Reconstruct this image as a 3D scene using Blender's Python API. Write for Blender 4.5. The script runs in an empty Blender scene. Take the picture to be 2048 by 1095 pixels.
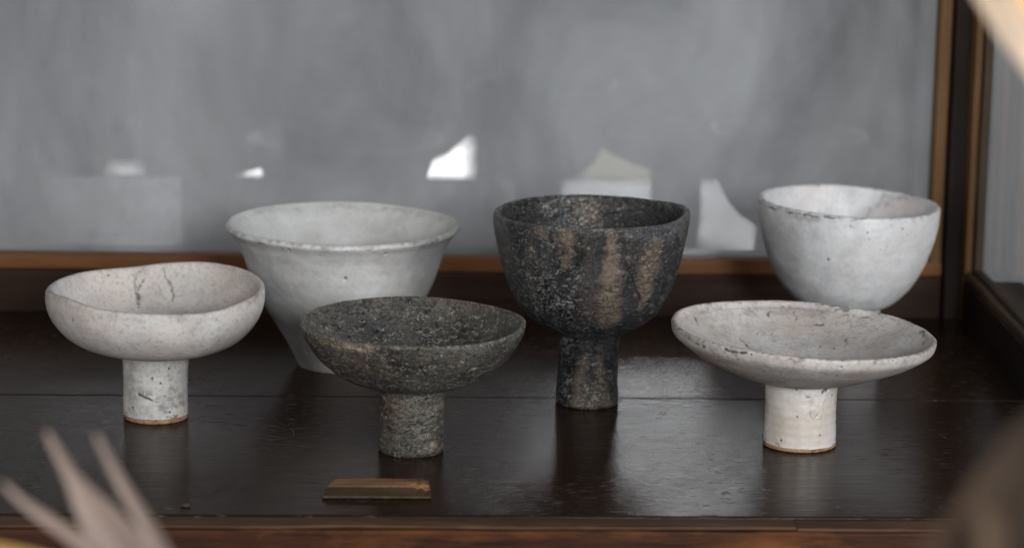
import bpy, math, random
import numpy as np
from mathutils import Matrix, Vector

random.seed(7)
S = bpy.context.scene
C = S.collection

# ------------------------------------------------------------------ camera
PW, PH = 2048, 1095                       # photograph size, px
FPX, TH, PS, RO = 6135.5, .20585, .0528, .01899   # focal (px), pitch, yaw, roll solved from the cabinet's lines
CAM = np.array([0., 0., .46])
_f = np.array([math.sin(PS)*math.cos(TH), math.cos(PS)*math.cos(TH), -math.sin(TH)])
_r = np.cross(_f, [0, 0, 1]); _r /= np.linalg.norm(_r); _u = np.cross(_r, _f)
RT = math.cos(RO)*_r + math.sin(RO)*_u
UP = -math.sin(RO)*_r + math.cos(RO)*_u
FW = _f
cd = bpy.data.cameras.new('camera'); co = bpy.data.objects.new('camera', cd); C.objects.link(co)
m = Matrix.Identity(4)
for i in range(3):
    m[i][0], m[i][1], m[i][2], m[i][3] = RT[i], UP[i], -FW[i], CAM[i]
co.matrix_world = m
cd.sensor_width = 36; cd.lens = 36*FPX/PW; cd.clip_start = .01; cd.clip_end = 100
cd.dof.use_dof = True; cd.dof.focus_distance = 1.77; cd.dof.aperture_fstop = 6.8
S.camera = co

# ------------------------------------------------------------------ light
w = bpy.data.worlds.new('World'); S.world = w; w.use_nodes = True
bg = w.node_tree.nodes['Background']; bg.inputs[0].default_value = (.94, .95, 1, 1); bg.inputs[1].default_value = .08
def area_lamp(name, loc, target, sx, sy, radiance, col):
    l = bpy.data.lights.new(name, 'AREA'); l.shape = 'RECTANGLE'; l.size = sx; l.size_y = sy
    l.energy = radiance*math.pi*sx*sy; l.color = col
    o = bpy.data.objects.new(name, l); C.objects.link(o); o.location = loc
    o.rotation_euler = (Vector(target)-Vector(loc)).to_track_quat('-Z', 'Y').to_euler()
    return o
# a mirrored lamp is placed where the photograph shows its image: (px, py) seen through the back pane at room depth Y
def _ray(x, y): return FW + RT*((x-PW/2)/FPX) + UP*((PH/2-y)/FPX)
GLASS_Y = 2.0825
def mirrored(x, y, Y):
    d = _ray(x, y); p = CAM+d*(Y/d[1]); return p
# tall window behind the photographer's right shoulder: its double image (pane, then varnish) is the sheen on the shelf
a_ = mirrored(1090, 545, 5.1); b_ = mirrored(1560, 990, 5.1)
area_lamp('window_light', ((a_[0]+b_[0])/2, 2*GLASS_Y-5.1, -(a_[2]+b_[2])/2), ((a_[0]+b_[0])/2, 2, -(a_[2]+b_[2])/2), abs(b_[0]-a_[0]), abs(b_[2]-a_[2]), 92, (.96, .98, 1))
# bigger window to the right in front of the cabinet: the main light
area_lamp('window_light', (1.75, .10, .72), (.12, 1.85, .08), .8, 1.0, 14., (.97, .985, 1))
# low bright doorway far across the room, seen mirrored in the back pane
a_ = mirrored(482, 275, 7.5); b_ = mirrored(936, 430, 7.5)
area_lamp('low_mirrored_light', ((a_[0]+b_[0])/2, 2*GLASS_Y-7.5, (a_[2]+b_[2])/2), ((a_[0]+b_[0])/2, 2, (a_[2]+b_[2])/2), abs(b_[0]-a_[0]), abs(b_[2]-a_[2]), 14, (1, 1, 1))
# dimmer things of the room that the pane mirrors: a pale warm object and a bright sill beyond the shelf edge, a second window at the left
def mirrored_lamp(name, x0, y0, x1, y1, Y, rad, col, flip=1):
    a = mirrored(x0, y0, Y); b = mirrored(x1, y1, Y); c = (a+b)/2
    area_lamp(name, (c[0], 2*GLASS_Y-Y, flip*c[2]), (c[0], 2, flip*c[2]), abs(b[0]-a[0]), abs(b[2]-a[2]), rad, col)
mirrored_lamp('low_mirrored_light', 1165, 285, 1325, 420, 7.5, 1.5, (1, .93, .66))  # lamp added to stand in for the dim warm object in the pane
mirrored_lamp('low_mirrored_light', 222, 331, 280, 420, 5.1, 5.0, (1, .98, 1))
mirrored_lamp('window_light', 118, 350, 400, 640, 5.1, 13.0, (.98, .97, 1), -1)
# weak warm light from the left
area_lamp('window_light', (-1.3, .2, .55), (.1, 1.85, .05), .8, .8, 6.0, (1, .95, .90))
S.view_settings.view_transform = 'Standard'; S.view_settings.look = 'None'
S.view_settings.exposure = 0; S.view_settings.gamma = 1

# ------------------------------------------------------------------ pixel helpers
def ray(x, y): return FW + RT*((x-PW/2)/FPX) + UP*((PH/2-y)/FPX)
def on_z(x, y, z=0.):
    d = ray(x, y); return CAM + d*((z-CAM[2])/d[2])
def on_y(x, y, Y):
    d = ray(x, y); return CAM + d*(Y/d[1])
def at_depth(x, y, dep): return CAM + ray(x, y)*dep
def project(P):
    q = P-CAM; d = q@FW
    return np.stack([PW/2+FPX*(q@RT)/d, PH/2-FPX*(q@UP)/d], -1)

# ------------------------------------------------------------------ numpy noise
def _h(i, j, k, s):
    n = (i*374761393 + j*668265263 + k*2147483647 + s*1274126177) & 0xffffffff
    n = ((n ^ (n >> 13))*1274126177) & 0xffffffff
    return ((n ^ (n >> 16)) & 0xffff)/65535.
def vnoise(p, s=0):
    f0 = np.floor(p); t = p-f0; t = t*t*t*(t*(t*6-15)+10); i = f0.astype(np.int64)
    r = 0
    for a in (0, 1):
        for b in (0, 1):
            for c in (0, 1):
                wt = (t[..., 0] if a else 1-t[..., 0])*(t[..., 1] if b else 1-t[..., 1])*(t[..., 2] if c else 1-t[..., 2])
                r = r + wt*_h(i[..., 0]+a, i[..., 1]+b, i[..., 2]+c, s)
    return r*2-1
def fbm(p, sc, o=4, s=0):
    r = 0; a = 1; q = p*sc
    for k in range(o):
        r = r+a*vnoise(q+17.3*k, s+k); a *= .5; q = q*2.03
    return r/1.9
def sstep(a, b, x):
    t = np.clip((x-a)/(b-a), 0, 1); return t*t*(3-2*t)

# ------------------------------------------------------------------ node helper
class NT:
    def __init__(s, name):
        s.m = bpy.data.materials.new(name); s.m.use_nodes = True; s.t = s.m.node_tree
        s.b = s.t.nodes['Principled BSDF']; s.out = s.t.nodes['Material Output']
        s.tc = s.t.nodes.new('ShaderNodeTexCoord'); s.obj = s.tc.outputs['Object']
    def n(s, typ, **kw):
        x = s.t.nodes.new(typ)
        for k, v in kw.items(): setattr(x, k, v)
        return x
    def put(s, sock, v):
        if hasattr(v, 'is_output'): s.t.links.new(v, sock)
        elif v is not None:
            if sock.type == 'RGBA' and isinstance(v, tuple) and len(v) == 3: v = v+(1,)
            sock.default_value = v
    def map(s, sc=(1, 1, 1), loc=(0, 0, 0), rot=(0, 0, 0), vec=None):
        x = s.n('ShaderNodeMapping'); s.put(x.inputs[0], vec or s.obj)
        x.inputs['Scale'].default_value = sc; x.inputs['Location'].default_value = loc; x.inputs['Rotation'].default_value = rot
        return x.outputs[0]
    def noise(s, scale, detail=4, rough=.55, vec=None, dist=0, color=False):
        x = s.n('ShaderNodeTexNoise'); s.put(x.inputs['Vector'], vec or s.obj)
        x.inputs['Scale'].default_value = scale; x.inputs['Detail'].default_value = detail
        x.inputs['Roughness'].default_value = rough; x.inputs['Distortion'].default_value = dist
        return x.outputs['Color' if color else 'Fac']
    def vor(s, scale, feature='F1', vec=None, out='Distance', rnd=1):
        x = s.n('ShaderNodeTexVoronoi', feature=feature); s.put(x.inputs['Vector'], vec or s.obj)
        x.inputs['Scale'].default_value = scale; x.inputs['Randomness'].default_value = rnd
        return x.outputs[out]
    def ramp(s, fac, stops, interp='LINEAR'):
        x = s.n('ShaderNodeValToRGB'); x.color_ramp.interpolation = interp; s.put(x.inputs[0], fac)
        e = x.color_ramp.elements
        while len(e) < len(stops): e.new(.5)
        for el, (p, c) in zip(e, stops):
            el.position = p; el.color = (c, c, c, 1) if not isinstance(c, tuple) else c+(1,)
        return x.outputs[0]
    def rng(s, v, a, b, c=0., d=1.):
        x = s.n('ShaderNodeMapRange'); s.put(x.inputs[0], v)
        for i, q in enumerate((a, b, c, d)): x.inputs[i+1].default_value = q
        return x.outputs[0]
    def math(s, op, a, b=None):
        x = s.n('ShaderNodeMath', operation=op); s.put(x.inputs[0], a)
        if b is not None: s.put(x.inputs[1], b)
        return x.outputs[0]
    def mul(s, *a):
        r = a[0]
        for q in a[1:]: r = s.math('MULTIPLY', r, q)
        return r
    def mix(s, fac, a, b, mode='MIX'):
        x = s.n('ShaderNodeMix', data_type='RGBA', blend_type=mode)
        s.put(x.inputs['Factor'], fac); s.put(x.inputs[6], a); s.put(x.inputs[7], b)
        return x.outputs[2]
    def attr(s, name):
        x = s.n('ShaderNodeAttribute'); x.attribute_name = name; return x.outputs['Fac']
    def bump(s, h, strength, dist, prev=None):
        x = s.n('ShaderNodeBump'); s.put(x.inputs['Height'], h); x.inputs['Strength'].default_value = strength
        x.inputs['Distance'].default_value = dist
        if prev is not None: s.t.links.new(prev, x.inputs['Normal'])
        return x.outputs[0]
    def warp(s, amt, scale, vec=None):
        v = vec or s.obj
        c = s.noise(scale, 3, .6, v, color=True)
        x = s.n('ShaderNodeVectorMath', operation='SUBTRACT'); s.put(x.inputs[0], c); x.inputs[1].default_value = (.5, .5, .5)
        y = s.n('ShaderNodeVectorMath', operation='SCALE'); s.put(y.inputs[0], x.outputs[0]); y.inputs['Scale'].default_value = amt
        z = s.n('ShaderNodeVectorMath', operation='ADD'); s.put(z.inputs[0], v); s.put(z.inputs[1], y.outputs[0])
        return z.outputs[0]
    def done(s, col, rough, normal=None, spec=None, coat=None, coat_rough=None):
        s.put(s.b.inputs['Base Color'], col); s.put(s.b.inputs['Roughness'], rough)
        if normal is not None: s.t.links.new(normal, s.b.inputs['Normal'])
        if spec is not None: s.put(s.b.inputs['Specular IOR Level'], spec)
        if coat is not None: s.put(s.b.inputs['Coat Weight'], coat); s.put(s.b.inputs['Coat Roughness'], coat_rough)
        return s.m

# ------------------------------------------------------------------ materials
def wood(name, dark, light, grain_axis='x', rough=(.3, .5), seed=0, worn=None, worn_amt=.5, scratch=0, spec=.12, bump=.25):
    k = NT(name); L = {'x': (1, 14, 14), 'y': (14, 1, 14), 'z': (14, 14, 1)}[grain_axis]
    v = k.map(L, (seed*1.7, seed*.9, seed*2.3))
    g1 = k.noise(14, 6, .65, v, .6); g2 = k.noise(60, 4, .6, k.map(tuple(q*1.0 for q in L), (seed, 0, 0)))
    big = k.noise(6, 4, .6, k.map((1, 1.6, 1), (seed*3.1, 0, 0)))
    c = k.mix(k.rng(g1, .3, .72), dark, light)
    c = k.mix(k.mul(k.rng(g2, .55, .75), .45), c, tuple(q*.35 for q in dark))
    c = k.mix(k.rng(big, .35, .7, 0, .5), c, tuple(q*.6 for q in dark))
    if worn:
        wn = k.noise(7, 6, .7, k.map(tuple(1+.25*(q-1) for q in L), (seed*5.1+2, 0, 0)))
        c = k.mix(k.mul(k.rng(wn, .50, .68), worn_amt), c, worn)
    r = k.rng(k.noise(30, 5, .6, v), .3, .7, rough[0], rough[1])
    h = k.math('ADD', g1, k.mul(g2, .5))
    nrm = k.bump(h, bump, .0006)
    if scratch:
        pores = k.rng(k.noise(55, 3, .6, k.map((1.2, 6, 6), (3, 1, 0))), .63, .67)     # worn little holes in the varnish
        pores = k.mul(pores, k.rng(k.noise(9, 3, .5, k.map((1, 1, 1), (4, 2, 0))), .50, .62))
        r = k.math('ADD', r, k.mul(pores, .3))
        sv = k.warp(.05, 22)
        sc = k.vor(20, 'DISTANCE_TO_EDGE', k.map((.8, 1.6, 1), vec=sv))
        line = k.mul(k.rng(sc, 0., .008, 1, 0), k.rng(k.noise(18, 3, .5), .60, .68), .6)
        fine = k.rng(k.noise(120, 2, .5, k.map((1, 7, 7))), .62, .70)
        marks = k.math('MAXIMUM', line, k.mul(fine, k.rng(k.noise(12, 3), .44, .56), .75))
        c = k.mix(k.mul(marks, scratch), c, (.22, .20, .19))
        c = k.mix(k.mul(pores, .8), c, (.006, .004, .003))
        hz = k.math('SUBTRACT', marks, k.mul(pores, 1.2))
        nrm = k.bump(hz, .5, .0005, nrm)
        ripple = k.noise(40, 3, .5, k.map((.35, 1, 1)))
        nrm = k.bump(ripple, .07, .003, nrm)
    return k.done(c, r, nrm, spec)

M = {}
M['shelf'] = wood('dark_varnished_shelf_wood', (.0135, .0062, .0036), (.027, .0135, .0082), 'x', (.13, .27), 1, scratch=.7, spec=.095, bump=.27)
M['rail'] = wood('dark_rail_wood', (.020, .0105, .007), (.042, .023, .014), 'x', (.45, .65), 2, bump=.3)
M['rail_y'] = wood('dark_side_rail_wood', (.010, .006, .0045), (.020, .012, .008), 'y', (.45, .65), 3, bump=.3)
M['post'] = wood('dark_post_wood', (.016, .011, .009), (.038, .027, .022), 'z', (.4, .6), 4, bump=.3)
M['bead_x'] = wood('brown_bead_wood_across', (.130, .056, .021), (.195, .088, .034), 'x', (.35, .5), 5)
M['bead_z'] = wood('brown_bead_wood_upright', (.105, .054, .022), (.165, .090, .039), 'z', (.4, .55), 6)
M['bead_y'] = wood('brown_bead_wood_deep', (.050, .030, .016), (.090, .055, .030), 'y', (.4, .6), 7)
M['bead_z2'] = wood('grey_brown_bead_wood_upright', (.055, .040, .027), (.085, .062, .042), 'z', (.5, .65), 8)
M['bead_y2'] = wood('grey_brown_bead_wood_deep', (.045, .033, .024), (.075, .056, .040), 'y', (.5, .65), 9)
M['front'] = wood('worn_reddish_front_wood', (.022, .0095, .006), (.075, .026, .011), 'x', (.45, .65), 10, worn=(.17, .062, .018), worn_amt=.7, bump=.45)
M['front_cap'] = wood('worn_front_edge_wood', (.046, .024, .015), (.100, .055, .034), 'x', (.5, .7), 11, worn=(.16, .088, .052), worn_amt=.75, bump=.5)
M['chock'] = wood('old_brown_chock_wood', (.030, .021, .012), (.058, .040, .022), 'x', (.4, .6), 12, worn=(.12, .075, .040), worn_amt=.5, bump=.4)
M['chock_top'] = wood('lit_chock_top_wood', (.085, .046, .022), (.17, .098, .050), 'x', (.4, .6), 14, worn=(.34, .20, .11), worn_amt=.7, bump=.4)  # lighter copy of the chock wood: light on its top put into the colour
M['raw'] = wood('pale_broken_wood', (.20, .105, .04), (.34, .19, .08), 'x', (.6, .8), 13, bump=.6)

def wall_mat():
    k = NT('grey_painted_wall')
    a = k.noise(5.5, 6, .58, k.map((1.2, 1, .75), (2, 0, 1)), .8); b = k.noise(13, 5, .6, k.map((1.2, 1, .8)), .4)
    c = k.mix(k.rng(a, .34, .64), (.178, .186, .192), (.350, .362, .370))
    c = k.mix(k.rng(b, .35, .7, 0, .35), c, (.27, .266, .268))
    d = k.vor(9, vec=k.map((1, 1, 1), (.31, 0, .17)))
    c = k.mix(k.rng(d, .012, .03, .7, 0), c, (.10, .10, .10))
    return k.done(c, .8, k.bump(k.noise(60, 4), .2, .001), .2)
M['wall'] = wall_mat()

def pane_mat(name, film=.10, seed=0):
    k = NT(name); t = k.t; t.nodes.remove(k.b)
    tr = k.n('ShaderNodeBsdfTransparent'); tr.inputs[0].default_value = (.98, .98, .985, 1)
    gl = k.n('ShaderNodeBsdfGlossy'); gl.inputs['Roughness'].default_value = .0; gl.inputs[0].default_value = (1, 1, 1, 1)
    lw = k.n('ShaderNodeLayerWeight'); lw.inputs[0].default_value = .5
    fr = k.math('ADD', k.mul(k.math('POWER', lw.outputs['Facing'], 5.), .955), .042)     # Schlick, the same from both faces of the thin pane
    mx = k.n('ShaderNodeMixShader'); t.links.new(fr, mx.inputs[0]); t.links.new(tr.outputs[0], mx.inputs[1]); t.links.new(gl.outputs[0], mx.inputs[2])
    df = k.n('ShaderNodeBsdfDiffuse'); df.inputs[0].default_value = (.55, .57, .58, 1)
    s1 = k.noise(5, 6, .62, k.map((1.25, 1, .8), (seed+.4, 0, 0)), .8)          # wiped vertical smears of dust on the glass
    s2 = k.noise(16, 5, .65, k.map((1, 1, .8), (seed, 3, 0)), .5)
    fac = k.math('ADD', k.rng(s1, .45, .70, 0, film), k.rng(s2, .5, .75, 0, film*.4))
    m2 = k.n('ShaderNodeMixShader'); k.put(m2.inputs[0], fac); t.links.new(mx.outputs[0], m2.inputs[1]); t.links.new(df.outputs[0], m2.inputs[2])
    t.links.new(m2.outputs[0], k.out.inputs[0])
    return k.m
M['pane'] = pane_mat('old_smeared_glass', .10)
M['pane2'] = pane_mat('old_side_glass', .08, 5)

def glaze(name, tones, dirt, speck=.5, grain=.3, rough=(.45, .7), seed=0, warm=None, pit_scale=170, crackle=0, spec=.4, dirt_amt=.5):
    """white stoneware: clouded tones, iron specks, rubbed dirt, cracks and bare clay from attributes"""
    k = NT(name); sh = k.map((1, 1, 1), (seed, seed*.37, seed*.71))
    a = k.noise(22, 5, .6, sh); b = k.noise(70, 5, .6, sh); e = k.noise(420, 3, .6, sh)
    c = k.mix(k.rng(a, .3, .7), tones[0], tones[1])
    c = k.mix(k.rng(b, .42, .66, 0, .8), c, tones[2])
    if warm: c = k.mix(k.rng(k.noise(15, 4, .55, k.map((1, 1, 1.5), (seed+4, 2, 0))), .48, .72, 0, .75), c, warm)
    c = k.mix(k.mul(k.attr('blush'), .9), c, warm or dirt)
    dn = k.mul(k.rng(k.noise(45, 6, .72, sh), .56, .70), k.rng(k.noise(16, 3, .5, sh), .42, .62))
    c = k.mix(k.mul(dn, dirt_amt), c, dirt)
    c = k.mix(k.rng(e, .50, .70, 0, grain*1.3), c, tuple(q*.45 for q in tones[2]))
    vx = k.n('ShaderNodeTexVoronoi'); k.put(vx.inputs['Vector'], sh); vx.inputs['Scale'].default_value = pit_scale
    pick = k.rng(k.math('FRACT', k.mul(vx.outputs['Color'], 1.0)), 1-.12*speck, 1-.12*speck+.01)
    pits = k.mul(k.rng(vx.outputs['Distance'], .10, .20, 1, 0), pick)
    c = k.mix(k.mul(pits, .85), c, (.035, .028, .024))
    if crackle:
        wv = k.warp(.02, 60, sh)
        ed = k.vor(95, 'DISTANCE_TO_EDGE', wv)
        ln = k.mul(k.rng(ed, 0, .035, 1, 0), k.rng(k.noise(28, 4, .6, sh), .52, .62))
        c = k.mix(k.mul(ln, crackle), c, (.10, .085, .075))
    stain = k.attr('stain'); crack = k.attr('crack'); bare = k.attr('bare')
    sn = k.rng(k.noise(190, 5, .7, sh), .34, .54)
    c = k.mix(k.mul(stain, sn, .85), c, dirt)
    cn = k.rng(k.noise(260, 4, .7, sh), .28, .5)
    c = k.mix(k.mul(crack, k.math('MAXIMUM', cn, .35)), c, (.030, .025, .022))
    clay = k.mix(k.rng(k.noise(300, 4, .7, sh), .35, .7), (.20, .115, .065), (.36, .23, .14))
    clay = k.mix(k.rng(k.noise(130, 4, .7, sh), .55, .65), clay, (.04, .03, .025))
    bedge = k.rng(k.math('ADD', bare, k.mul(k.math('SUBTRACT', k.noise(140, 4, .7, sh), .5), .9)), .45, .55)
    c = k.mix(bedge, c, clay)
    r = k.rng(b, .3, .7, rough[0], rough[1])
    h = k.math('ADD', k.mul(e, .35), k.mul(b, .8))
    h = k.math('SUBTRACT', h, k.mul(pits, 1.2)); h = k.math('SUBTRACT', h, k.mul(crack, .8))
    nrm = k.bump(h, .45, .0011)
    nrm = k.bump(a, .25, .003, nrm)
    return k.done(c, r, nrm, spec)

M['A'] = glaze('matt_sandy_white_glaze', ((.43, .413, .395), (.51, .497, .48), (.36, .336, .318)), (.17, .165, .165), .35, .30, (.7, .85), 1, (.50, .43, .39), 130, spec=.2, dirt_amt=.35)
M['As'] = glaze('scaly_white_stem_glaze', ((.46, .45, .425), (.56, .55, .53), (.33, .315, .30)), (.20, .20, .20), .9, .35, (.5, .7), 2, (.42, .37, .32), 190, crackle=.5, spec=.35, dirt_amt=.75)
M['B'] = glaze('smooth_pale_grey_glaze', ((.50, .505, .495), (.60, .61, .60), (.44, .435, .42)), (.20, .19, .175), .22, .12, (.42, .6), 3, (.50, .46, .43), 120, spec=.4, dirt_amt=.4)
M['E'] = glaze('crackled_cream_glaze', ((.42, .405, .39), (.54, .53, .515), (.33, .307, .293)), (.13, .105, .09), 1.2, .32, (.5, .7), 5, (.40, .335, .285), 200, crackle=.55, spec=.35, dirt_amt=.75)
M['Es'] = glaze('glossy_cream_stem_glaze', ((.58, .57, .555), (.68, .675, .665), (.52, .51, .50)), (.22, .20, .17), .5, .12, (.2, .38), 6, (.42, .36, .30), 180, crackle=.35, spec=.5, dirt_amt=.35)
M['F'] = glaze('clouded_white_glaze', ((.54, .55, .552), (.66, .67, .67), (.45, .445, .45)), (.22, .19, .185), .45, .15, (.35, .55), 7, (.55, .50, .485), 150, spec=.45, dirt_amt=.5)
k = NT('bare_clay_foot'); q = k.noise(300, 4, .7)
M['clay'] = k.done(k.mix(k.rng(k.noise(120, 4, .7), .52, .64), k.mix(k.rng(q, .3, .7), (.17, .10, .055), (.36, .22, .13)), (.03, .025, .02)), .85, k.bump(q, .5, .0008), .2)

def lava(name, base, tone, bronze, line, seed=0, cover=.5, cell=200, dusty=0., pale=.0, gloss=(.34, .6)):
    """black stoneware with a crawling, wrinkled glaze: broken raised wrinkles on dark, bronze drips from an attribute"""
    k = NT(name); sh = k.map((1, 1, 1), (seed, seed*.6, seed*.3))
    a = k.noise(17, 5, .62, k.map((1, 1, .8), (seed, 1, 0)), .4); b = k.noise(120, 5, .65, sh); e = k.noise(500, 3, .6, sh)
    c = k.mix(k.rng(a, .36, .62), base, tone)
    c = k.mix(k.rng(k.noise(38, 5, .65, k.map((1, 1, .7), (seed+5, 0, 0))), .46, .62, 0, .85), c, tuple(q*.38 for q in base))     # near-black pools
    if dusty: c = k.mix(k.rng(k.noise(30, 5, .65, k.map((1, 1, 1), (seed+3, 1, 2))), .46, .66, 0, dusty), c, (.125, .112, .090))
    br = k.attr('drip')
    bb = k.mix(k.rng(b, .3, .7), bronze, tuple(q*.5 for q in bronze))
    c = k.mix(k.rng(k.math('ADD', br, k.mul(k.math('SUBTRACT', k.noise(70, 4, .7, sh), .5), .45)), .12, .9, 0, .95), c, bb)
    c = k.mix(k.mul(k.rng(k.noise(12, 4, .6, k.map((1, 1, 1), (seed+7, 5, 1))), .55, .72), .5), c, (.034, .040, .052))
    def wrinkles(scale, sd, wdt, g0, amp):
        vv = k.warp(1.9/scale, scale*1.1, k.map((1, 1, 1.55), (seed+sd, sd, 0)))
        vx = k.n('ShaderNodeTexVoronoi'); k.put(vx.inputs['Vector'], vv); vx.inputs['Scale'].default_value = scale
        df = k.n('ShaderNodeVectorMath', operation='SUBTRACT'); k.put(df.inputs[0], vv); k.put(df.inputs[1], vx.outputs['Position'])
        sp = k.n('ShaderNodeSeparateXYZ'); k.put(sp.inputs[0], df.outputs[0])
        up = k.rng(k.mul(sp.outputs[2], float(scale)), -.12, .18)                 # crests ride on the upper side of each lump
        ed = k.rng(k.vor(scale, 'DISTANCE_TO_EDGE', vv), .0, wdt, 1, 0)
        g = k.rng(k.noise(scale*.75, 3, .6, k.map((1, 1, 1), (seed+sd, 4, 1))), g0-.05, g0+.05)
        crest = k.mul(ed, up, g, amp)
        low = k.mul(ed, k.math('SUBTRACT', 1., up), g)
        return crest, low
    patch = k.rng(k.noise(30, 4, .6, k.map((1, 1, 1), (seed+9, 0, 0))), .60-.3*cover, .72-.3*cover)
    c1, d1 = wrinkles(cell, 0, .10, .44, 1.); c2, d2 = wrinkles(cell*1.9, 3, .13, .53, .55); c3, d3 = wrinkles(cell*.55, 6, .05, .47, .9)
    ln = k.math('MAXIMUM', k.math('MAXIMUM', c1, c2), c3); dk = k.math('MAXIMUM', d1, d3)
    gate = k.math('ADD', k.mul(patch, .85), .12)
    calm = k.math('SUBTRACT', 1., k.mul(k.attr('calm'), .8)); ln = k.math('MINIMUM', k.mul(ln, calm, gate, 1.7), 1.); dk = k.mul(dk, gate)
    c = k.mix(k.mul(dk, .85), c, (.006, .006, .006))
    lc = k.mix(k.rng(b, .38, .62), line, tuple(q*.45 for q in line))
    c = k.mix(ln, c, k.mix(k.mul(br, .6), lc, tuple(q*2.2 for q in bronze)))
    dots = k.mul(k.rng(k.vor(420, vec=sh), .12, .20, 1, 0), k.rng(k.noise(60, 3, .5, sh), .62, .68))
    c = k.mix(k.mul(dots, .7), c, (.46, .40, .30))
    cr = k.attr('crack'); c = k.mix(k.mul(cr, .9), c, (.008, .008, .009))
    st = k.attr('stain'); c = k.mix(k.mul(st, k.rng(b, .35, .6)), c, (.46, .36, .26))
    ri = k.attr('blush'); c = k.mix(k.mul(ri, k.rng(b, .3, .6), .8), c, (.15, .155, .17))
    h = k.math('ADD', k.mul(ln, 1.2), k.mul(b, .45)); h = k.math('ADD', h, k.mul(e, .15)); h = k.math('SUBTRACT', h, k.mul(dk, .8)); h = k.math('SUBTRACT', h, k.mul(cr, 1.)); h = k.math('ADD', h, k.mul(br, .5))
    nrm = k.bump(h, .9, .0014)
    return k.done(c, k.rng(b, .3, .7, gloss[0], gloss[1]), nrm, .5)
M['C'] = lava('wrinkled_charcoal_glaze', (.033, .030, .027), (.080, .073, .064), (.17, .115, .075), (.44, .41, .34), 1, 1.15, 190, .6)
M['D'] = lava('wrinkled_black_glaze', (.015, .0155, .018), (.034, .034, .037), (.20, .156, .116), (.37, .365, .345), 4, .75, 215, 0, 0, (.28, .5))

def leaf_mat(name, c1, c2, c3):
    k = NT(name); v = k.map((1, 1, 1))
    c = k.mix(k.rng(k.noise(40, 4, .6, v), .3, .7), c1, c2)
    c = k.mix(k.rng(k.noise(14, 3, .5, v), .5, .7), c, c3)
    k.b.inputs['Subsurface Weight'].default_value = 0
    return k.done(c, .7, k.bump(k.noise(120, 4), .3, .001), .25)
M['leaf'] = leaf_mat('dry_pinkish_beige_leaf', (.20, .15, .125), (.25, .19, .16), (.17, .128, .108))
M['leaf_ochre'] = leaf_mat('dry_ochre_leaf', (.36, .20, .07), (.44, .27, .11), (.30, .19, .09))
M['leaf_brown'] = leaf_mat('dry_brown_leaf', (.017, .010, .006), (.032, .019, .010), (.055, .029, .014))
M['leaf_tan'] = leaf_mat('dry_tan_leaf', (.055, .034, .02), (.08, .05, .03), (.065, .042, .026))
M['leaf_cream'] = leaf_mat('dry_cream_leaf', (.66, .50, .36), (.74, .60, .46), (.62, .50, .42))
M['leaf_orange'] = leaf_mat('dry_orange_leaf', (.60, .32, .10), (.68, .40, .16), (.55, .30, .12))
M['table'] = wood('plain_table_wood', (.05, .03, .02), (.09, .055, .035), 'x', (.5, .7), 20)

# ------------------------------------------------------------------ object helpers
def tag(o, label=None, cat=None, group=None, kind=None):
    for k_, v_ in (('label', label), ('category', cat), ('group', group), ('kind', kind)):
        if v_: o[k_] = v_
    return o
def empty(name, loc, label, cat, group=None):
    o = bpy.data.objects.new(name, None); C.objects.link(o); o.location = loc; o.empty_display_size = .02
    return tag(o, label, cat, group)
def mesh_obj(name, verts, faces, mat, parent=None, smooth=False):
    me = bpy.data.meshes.new(name); me.from_pydata([tuple(v) for v in verts], [], faces); me.update()
    if smooth: me.polygons.foreach_set('use_smooth', [True]*len(me.polygons))
    o = bpy.data.objects.new(name, me); C.objects.link(o); me.materials.append(mat)
    if parent: o.parent = parent; o.matrix_parent_inverse = Matrix.Translation(-parent.location) if parent.parent is None else parent.matrix_parent_inverse
    return o
def rounded_bar(name, lo, hi, mat, parent, axis=0, bev=.0015, wob=.0004, seg=60, seed=0):
    """a bar along `axis` with rounded long edges and slightly uneven faces"""
    lo = np.array(lo, float); hi = np.array(hi, float); a, b = [i for i in range(3) if i != axis]
    cs = []
    for cx, cy, st in ((1, 1, 0), (0, 1, 1), (0, 0, 2), (1, 0, 3)):
        for q in range(4):
            an = math.pi/2*(st+q/3)
            cs.append(((hi if cx else lo)[a]+(-bev if cx else bev)+bev*math.cos(an), (hi if cy else lo)[b]+(-bev if cy else bev)+bev*math.sin(an)))
    cs = np.array(cs); n = len(cs); T = np.linspace(lo[axis], hi[axis], seg+1)
    V = np.zeros((seg+1, n, 3)); V[:, :, axis] = T[:, None]; V[:, :, a] = cs[None, :, 0]; V[:, :, b] = cs[None, :, 1]
    d1 = vnoise(np.stack([T*18, T*0+seed*3.7, T*0], -1), seed); d2 = vnoise(np.stack([T*22, T*0+seed*1.7+9, T*0], -1), seed+1)
    V[:, :, a] += wob*d1[:, None]; V[:, :, b] += wob*d2[:, None]
    F = []
    for i in range(seg):
        for j in range(n):
            F.append((i*n+j, i*n+(j+1) % n, (i+1)*n+(j+1) % n, (i+1)*n+j))
    F.append(tuple(range(n-1, -1, -1))); F.append(tuple(seg*n+j for j in range(n)))
    o = mesh_obj(name, V.reshape(-1, 3), F, mat, parent)
    me = o.data; me.polygons.foreach_set('use_smooth', [len(p.vertices) == 4 for p in me.polygons]); me.set_sharp_from_angle(angle=math.radians(50))
    md = o.modifiers.new('normals', 'WEIGHTED_NORMAL'); md.mode = 'FACE_AREA'; md.weight = 100; md.keep_sharp = True
    return o

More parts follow.
